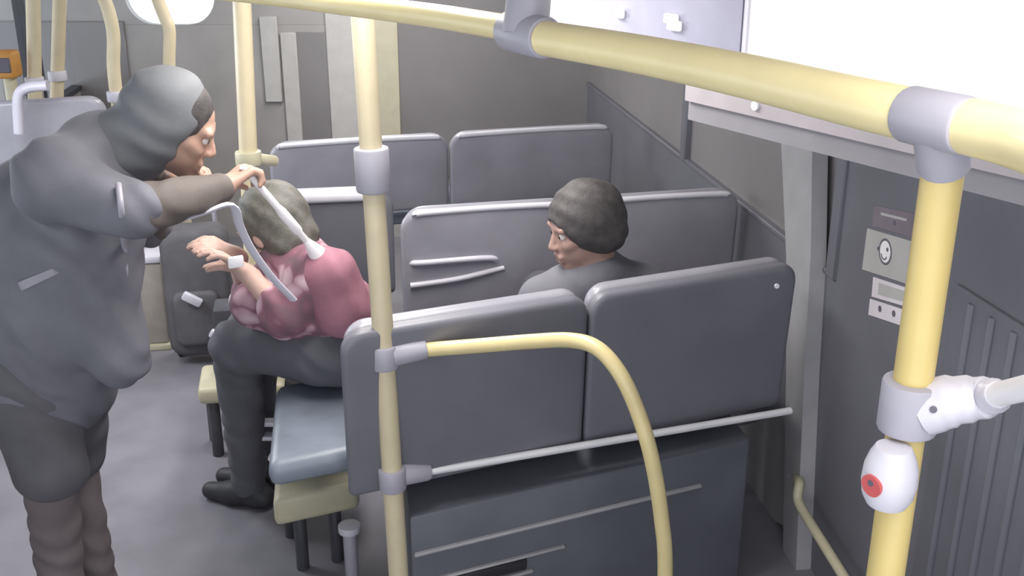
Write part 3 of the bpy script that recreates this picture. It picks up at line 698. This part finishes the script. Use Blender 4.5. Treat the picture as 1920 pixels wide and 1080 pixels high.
# ---- person 1: bending over the seat, stick in the right hand
def person_one():
    hip = onD(92, 690, 2.58); chest = onD(128, 440, 2.58); neckb = onD(195, 300, 2.60)
    hc = onD(328, 236, 2.60)
    f1 = Vector((.86, .20, -.46)); fr = head_frame(f1, Vector((.45, 0, .9)))
    sh_r, el_r, wr_r = onD(105, 338, 2.42), onD(248, 396, 2.36), onD(418, 352, 2.56)
    sh_l, el_l, wr_l = onD(205, 325, 2.76), onD(275, 420, 2.86), onD(318, 335, 2.78)
    hr, kr, ar = onD(52, 700, 2.52), onD(92, 872, 2.46), onZ(125, 1190, .09)
    hl, kl, al = onD(122, 700, 2.66), onD(128, 850, 2.66), onZ(190, 1135, .09)
    hp, P = head_prims(hc, fr, neckb)
    legs = [cap(hr, kr, .092, .064, .03), cap(kr, ar, .060, .040, .02), cap(hl, kl, .092, .064, .03), cap(kl, al, .060, .040, .02)]
    feet = []
    for a in (ar, al): feet += [cap(a, Vector((a.x+.02, a.y, .045)), .042, .042, .02), cap(Vector((a.x, a.y, .04)), Vector((a.x+.13, a.y+.03, .03)), .036, .025, .02)]
    torso = [cap(hip, chest, .140, .150, .06), cap(chest, neckb, .150, .085, .05), cap(hr, hl, .10, .10, .05), cap(sh_r, neckb, .068, .070, .05), cap(sh_l, neckb, .068, .070, .05)]
    arms = [cap(sh_r, el_r, .058, .044, .03), cap(el_r, wr_r, .044, .030, .02), cap(sh_l, el_l, .058, .044, .03), cap(el_l, wr_l, .044, .030, .02)]
    hd = hand_prims(wr_r, (onD(462, 318, 2.62)-wr_r), Vector((.25, .1, -1)), 1, (.75, .95, .6), 1.0)
    hd += hand_prims(wr_l, Vector((.75, -.2, .35)), Vector((.3, -.4, -.8)), -1, (.5, .7, .5), 1.0)
    body = body_mesh('person', torso+legs+feet+arms+hp+hd, .0055, M['skin'])
    props(body, 'person in dark jacket and hood at left, bending over with a white stick', 'person')
    add_eyes(P, fr, body)
    # jacket: bulky, hem hanging forward at the right
    hemf = onD(222, 668, 2.46)
    jk = inflate(torso, .028) + [cap(chest, hemf, .140, .080, .06), cap(hip, Vector((hip.x, hip.y, .86)), .165, .16, .05), cap(chest+Vector((-.07, 0, .06)), hip+Vector((-.06, 0, .0)), .14, .15, .05)]
    jk += [('c', sh_r, el_r, .088, .068, .035), ('c', sh_l, el_l, .085, .066, .035)]
    body_mesh('jacket', jk, .009, M['jacket'], body, (.0045, 55, (.5, .2, .8)))
    for e_, w_ in ((el_r, wr_r), (el_l, wr_l)):
        body_mesh('sleeve', [cap(e_.lerp(w_, .03), e_.lerp(w_, .93), .062, .041, .02)], .007, M['sleeve'], body, (.003, 90, (.9, .1, .4)))
    # hood pushed round the head
    s, f, u = fr
    hood = [ell(P(0, -.035, .03), fr, (.094, .106, .110), .02), cap(P(0, -.05, -.05), neckb, .09, .11, .05), ell(P(0, .105, -.025), fr, (.080, .105, .108), .02, 's')]
    body_mesh('hood', hood, .007, M['hood'], body, (.0025, 70, (.3, .3, .8)))
    body_mesh('hair', hair_prims(P, fr, .006), .006, M['hair'], body)
    # zip strip and pale marks
    zp = [onD(222, 338, 2.40), onD(232, 400, 2.37), onD(238, 480, 2.36), onD(240, 560, 2.36)]
    # shorts and leggings
    sh = [cap(hr, kr.lerp(hr, -.02), .120, .098, .03), cap(hl, kl, .120, .098, .03), cap(hr, hl, .13, .13, .05)]
    body_mesh('shorts', sh, .008, M['shorts'], body, (.004, 60, (.6, .2, .6)))
    lg = [cap(kr, ar, .070, .056, .02), cap(kl, al, .070, .056, .02)]
    body_mesh('leggings', lg, .008, M['leggings'], body, (.003, 70, (.2, .2, .9)))
    for a in (ar, al): shoe('shoe', a, (1, .25, 0), M['black'], body)
    return body, wr_r, jk
p1, hand1, jk1 = person_one()
def sd_caps(p, prims):
    best = 1e9
    for q in prims:
        a, b = q[1], q[2]; d = b-a; t = max(0, min(1, (p-a).dot(d)/max(1e-9, d.dot(d)))); best = min(best, (p-a-d*t).length-(q[3]+(q[4]-q[3])*t))
    return best
def on_jacket(px, py, off=.004):
    r = ray(px, py).normalized(); t = 1.5
    for _ in range(120):
        d = sd_caps(CAM+r*t, jk1)
        if d < off: break
        t += max(d*.6, .002)
    return CAM + r*(t-.008)
def patch(name, quad, m, th=.004, sub=6):
    bm = bmesh.new(); n = sub
    g = [[on_jacket(*[(1-i/n)*((1-j/n)*quad[0][k]+j/n*quad[1][k])+i/n*((1-j/n)*quad[3][k]+j/n*quad[2][k]) for k in (0, 1)]) for j in range(n+1)] for i in range(n+1)]
    vv = [[bm.verts.new(p) for p in row] for row in g]
    for i in range(n):
        for j in range(n): bm.faces.new((vv[i][j], vv[i][j+1], vv[i+1][j+1], vv[i+1][j]))
    bmesh.ops.solidify(bm, geom=list(bm.faces), thickness=th)
    return _plain(name, bm, m, p1)
props(patch('reflective_tab', [(32, 530), (98, 503), (112, 512), (40, 546)], M['pale']), 'pale reflective tab')
bm = bmesh.new(); tube(bm, smooth_path([on_jacket(x, y, .003) for x, y in ((222, 345), (228, 400), (232, 460), (236, 520))], 4), .007, 10); props(_plain('zip', bm, M['joint'], p1), 'pale grey zip')

# white stick with flared tip
sa, sb_ = onD(460, 318, 2.60), onD(580, 458, 2.74); tip = onD(603, 474, 2.76)
ws = thing('stick', 'white stick with a flared tip held down by the bending person', 'stick', tuple(tip))
dst = (sb_-sa)
bm = bmesh.new(); tube(bm, [sa-dst*.04, sa, sa+dst*.48, sa+dst*.55, sa+dst*.80, sa+dst*.84, sb_], [.009, .0095, .0095, .0135, .0135, .009, .009], 14); obj('shaft', bm, M['white'], ws)
bm = bmesh.new(); tube(bm, [sa+dst*.95, sa+dst*1.0, sa+dst*1.10, sa+dst*1.17, sa+dst*1.19], [.010, .014, .0225, .026, .020], 16); obj('flared_tip', bm, M['white'], ws)

# ---- person 2: sitting sideways on the near seat, knees to the aisle, pink floral top
def person_two():
    pel = onD(612, 632, 2.95); chest = onD(580, 552, 2.94); neckb = onD(548, 488, 2.94); hc = onD(512, 430, 2.95)
    fr = head_frame(Vector((-.80, .45, -.42)), Vector((-.25, .1, .95)))
    hp, P = head_prims(hc, fr, neckb)
    sh_n, el_n, wr_n = onD(600, 515, 2.80), onD(535, 590, 2.78), onD(462, 512, 2.80)
    sh_f, el_f, wr_f = onD(540, 500, 3.08), onD(470, 560, 3.10), onD(440, 478, 3.0)
    hn, kn, an = onD(620, 650, 2.88), onD(446, 648, 2.98), onZ(468, 905, .09)
    hf, kf, af = onD(590, 640, 3.05), onD(470, 622, 3.18), onZ(492, 878, .09)
    torso = [cap(pel, chest, .125, .125, .05), cap(chest, neckb, .120, .070, .05), cap(sh_n, neckb, .055, .06, .04), cap(sh_f, neckb, .055, .06, .04), cap(hn, hf, .10, .10, .05)]
    arms = [cap(sh_n, el_n, .048, .038, .03), cap(el_n, wr_n, .036, .026, .02), cap(sh_f, el_f, .048, .038, .03), cap(el_f, wr_f, .036, .026, .02)]
    legs = [cap(hn, kn, .085, .062, .03), cap(kn, an, .058, .040, .02), cap(hf, kf, .085, .062, .03), cap(kf, af, .058, .040, .02)]
    feet = [cap(Vector((a.x, a.y, .04)), Vector((a.x-.12, a.y+.04, .03)), .036, .025, .02) for a in (an, af)]
    hd = hand_prims(wr_n, onD(405, 470, 2.78)-wr_n, Vector((-.2, -.3, -.9)), -1, (.25, .35, .25), .95)
    hd += hand_prims(wr_f, onD(395, 455, 2.95)-wr_f, Vector((-.2, .3, -.9)), 1, (.3, .4, .3), .95)
    body = body_mesh('person', torso+arms+legs+feet+hp+hd, .0055, M['skin2'])
    props(body, 'person in pink floral top sitting sideways beside the centre yellow pole', 'person')
    add_eyes(P, fr, body)
    bl = inflate(torso[1:4], .022) + [cap(chest, onD(612, 585, 2.92), .135, .105, .04), cap(onD(618, 575, 2.84), onD(482, 572, 2.90), .085, .075, .05), cap(onD(600, 570, 3.0), onD(478, 560, 3.05), .085, .075, .05), ('c', sh_n, el_n, .072, .066, .03), ('c', sh_f, el_f, .07, .062, .03), cap(el_n, el_n.lerp(wr_n, .3), .062, .05, .02)]
    body_mesh('blouse', bl, .008, M['floral'], body, (.004, 60, (.5, .3, .7)))
    # rose shawl over the near shoulder
    body_mesh('shawl', [cap(sh_n+Vector((.03, -.02, .01)), onD(640, 575, 2.80), .075, .085, .03), cap(sh_n, neckb+Vector((.03, -.02, -.01)), .07, .075, .04), cap(onD(640, 570, 2.80), onD(660, 560, 2.88), .075, .06, .03)], .008, M['mauve'], body, (.004, 70, (.6, .2, .5)))
    tr = [cap(hn, kn, .105, .082, .03), cap(kn, an, .078, .060, .02), cap(hf, kf, .105, .082, .03), cap(kf, af, .078, .060, .02), cap(hn, hf, .115, .115, .04)]
    body_mesh('trousers', tr, .008, M['trousers'], body, (.0035, 65, (.3, .3, .8)))
    body_mesh('hair', hair_prims(P, fr, .016, -.02), .006, M['hairg'], body, (.0018, 160, (.5, .5, .6)))
    for a in (an, af): shoe('shoe', a, (-1, .3, 0), M['black'], body)
    return wr_n
h2 = person_two()
ph = onD(442, 491, 2.70)
pht = thing('phone', 'small white phone in the raised hand of the pink-clad person', 'phone', tuple(ph))
bm = bmesh.new(); rbox(bm, frame(ph, Vector((.95, .2, .1)).normalized(), Vector((-.2, .95, .1)).normalized()), -.021, .021, -.006, .006, -.016, .016, .005, 2); obj('case', bm, M['white'], pht)
bm = bmesh.new(); rbox(bm, frame(ph, Vector((.95, .2, .1)).normalized(), Vector((-.2, .95, .1)).normalized()), -.018, .018, .0055, .0075, -.013, .013, .001, 1); obj('screen', bm, M['black'], pht)
# pale strap stretched between the two
st = [onD(330, 415, 2.50), onD(385, 398, 2.49), onD(434, 384, 2.50), onD(450, 425, 2.54), onD(472, 468, 2.58), onD(510, 520, 2.62), onD(550, 562, 2.66)]
bm = bmesh.new(); tube(bm, smooth_path(st, 5), .0150, 10, flat=.4)
props(obj('bag_strap', bm, M['pale'], None), 'pale grey bag strap stretched in front of the pink floral top', 'strap')

# ---- person 3: seated passenger, head above the near seat back
def person_three():
    hc = onD(1092, 428, 3.02); neckb = hc + Vector((.04, .02, -.17)); chest = neckb+Vector((.03, .06, -.22)); pel = Vector((neckb.x+.04, neckb.y+.06, .76))
    fr = head_frame(Vector((-.80, -.28, -.18)), Vector((-.05, 0, 1)))
    hp, P = head_prims(hc, fr, neckb)
    sx = Vector((.95, .3, 0)).normalized(); fw = Vector((-.2, .97, 0)).normalized()
    shl, shr = neckb - sx*.16 - Z*.05, neckb + sx*.17 - Z*.05
    ell_, elr = shl+Vector((-.01, .14, -.20)), shr+Vector((.0, .14, -.20))
    wl, wr_ = ell_+fw*.20+sx*.06+Z*.0, elr+fw*.20-sx*.06+Z*.0
    kl, kr = pel+fw*.42-sx*.10, pel+fw*.42+sx*.10
    al, ar = Vector((kl.x, kl.y+.02, .09)), Vector((kr.x, kr.y+.02, .09))
    torso = [cap(pel, chest, .125, .14, .05), cap(chest, neckb, .135, .075, .05), cap(shl, neckb, .06, .065, .05), cap(shr, neckb, .06, .065, .05)]
    arms = [cap(shl, ell_, .052, .042, .03), cap(ell_, wl, .04, .028, .02), cap(shr, elr, .052, .042, .03), cap(elr, wr_, .04, .028, .02)]
    legs = [cap(pel-sx*.09, kl, .085, .062, .03), cap(kl, al, .058, .04, .02), cap(pel+sx*.09, kr, .085, .062, .03), cap(kr, ar, .058, .04, .02)]
    feet = [cap(Vector((a.x, a.y, .04)), Vector((a.x, a.y, .03))+fw*.12, .036, .025, .02) for a in (al, ar)]
    hd = hand_prims(wl, fw, Vector((0, 0, -1)), -1, (.25, .3, .2)) + hand_prims(wr_, fw, Vector((0, 0, -1)), 1, (.25, .3, .2))
    body = body_mesh('person', torso+arms+legs+feet+hp+hd, .0055, M['skin3'])
    props(body, 'seated passenger with dark hair looking towards the aisle over the near seat back', 'person')
    add_eyes(P, fr, body)
    body_mesh('sweater', inflate(torso, .02)+[('c', shl, ell_, .07, .058, .03), ('c', shr, elr, .07, .058, .03), cap(ell_, wl, .056, .042, .02), cap(elr, wr_, .056, .042, .02), cap(neckb-Z*.02, neckb+Z*.03, .08, .075, .03)], .008, M['jacket'], body, (.003, 60, (.3, .3, .8)))
    body_mesh('trousers', inflate(legs, .018, .03), .009, M['trousers'], body)
    body_mesh('hair', hair_prims(P, fr, .022), .006, M['hair'], body, (.002, 150, (.5, .5, .6)))
    for a in (al, ar): shoe('shoe', a, fw, M['black'], body)
person_three()

# ------------------------------------------------------------------ things on the aisle floor
tb0 = onZ(385, 688, 0)
tg = thing('trolley_bag', 'dark wheeled trolley bag standing in the aisle beyond the seated legs', 'bag', tuple(tb0))
Mt = frame(tb0, Vector((.97, .2, 0)).normalized(), Vector((-.2, .97, 0)).normalized())
bm = bmesh.new(); slab(bm, Mt @ Matrix.Translation((-.15, 0, .05)), .30, .60, .20, .07, .04, .02, .02); obj('bag_body', bm, M['bag'], tg)
bm = bmesh.new(); slab(bm, Mt @ Matrix.Translation((-.11, -.035, .12)), .20, .26, .06, .04, .02, 0, .01); obj('front_pocket', bm, M['bag'], tg)
bm = bmesh.new(); tube(bm, smooth_path([Mt @ Vector(p) for p in ((-.09, .22, .1), (-.09, .22, .70), (-.07, .22, .75), (.07, .22, .75), (.09, .22, .70), (.09, .22, .1))], 5), .011, 12); obj('handle', bm, M['joint'], tg)
for (x, y, lab, an) in ((360, 562, 'pale buckle', -.5), (411, 632, 'pale buckle', -.3)):
    r_ = ray(x, y); D_ = tb0.y-.07; c = onD(x, y, D_)
    bm = bmesh.new(); rbox(bm, Mt.to_3x3().to_4x4(), -.045, .045, -.01, .02, -.02, .02, .008); bmesh.ops.transform(bm, matrix=Matrix.Translation(c) @ Matrix.Rotation(.6, 4, 'Y'), verts=bm.verts); props(obj('buckle', bm, M['pale'], tg), lab)
for x in (-.12, .12):
    bm = bmesh.new(); cyl(bm, Mt @ Vector((x-.012, .17, .055)), Mt @ Vector((x+.012, .17, .055)), .055); obj('wheel', bm, M['black'], tg)
bx0 = onZ(285, 656, 0)
bx = thing('waste_bin', 'narrow beige bin on the floor at the far end of the aisle', 'bin', tuple(bx0))
Mb = frame(bx0, Vector((.98, .15, 0)).normalized(), Vector((-.15, .98, 0)).normalized())
bm = bmesh.new(); rbox(bm, Mb, -.085, .085, 0, .16, .03, .44, .012); obj('bin_body', bm, M['beige'], bx)
bm = bmesh.new(); rbox(bm, Mb, -.095, .095, -.015, .17, 0, .03, .006); props(obj('foot', bm, M['cream'], bx), 'pale foot ledge')
bm = bmesh.new(); rbox(bm, Mb, -.09, .09, -.01, .165, .44, .475, .010); obj('lid', bm, M['pale'], bx)
# far-left seat and objects glimpsed at the back
l_a, l_b = onD(-40, 190, 4.5), onD(196, 178, 4.68)
seatL, UL = seat_unit('pale grey seat across the aisle, behind the bending person at upper left', Vector((l_a.x, l_a.y, 0)), Vector((l_b.x, l_b.y, 0)), l_b.z, .70, 1, Vector((-.1, .99, 0)).normalized(), .70, (M['vinyl'], M['vinyl']), None)
ML = frame(Vector((l_a.x, l_a.y, 0)), UL, Vector((-.1, .99, 0)).normalized())
bm = bmesh.new(); rbox(bm, ML, .1, .5, .12, .40, 0, .62, .02); obj('pedestal', bm, M['dark'], seatL)
bm = bmesh.new(); tube(bm, smooth_path([onD(36, 250, 4.42), onD(34, 185, 4.42), onD(50, 165, 4.42), onD(90, 160, 4.42)], 5), .022, 12); props(obj('grab_handle', bm, M['joint'], seatL), 'pale bent grab handle')
ob = onD(10, 118, 5.12)
tv = thing('ticket_validator', 'small orange box on the far left wall side, half cut by the frame', 'machine', (ob.x, ob.y, ob.z-.08))
bm = bmesh.new(); rbox(bm, Matrix.Translation(ob), -.06, .06, -.05, .05, -.07, .06, .02, 3); obj('case', bm, M['orange'], tv)
bm = bmesh.new(); rbox(bm, Matrix.Translation(ob), -.045, .045, -.055, -.045, -.04, .03, .004, 1); obj('screen', bm, M['ink'], tv)
bm = bmesh.new(); cyl(bm, ob+Vector((0, .02, -ob.z)), ob+Vector((0, .02, -.06)), .03); obj('post', bm, M['cream'], tv)
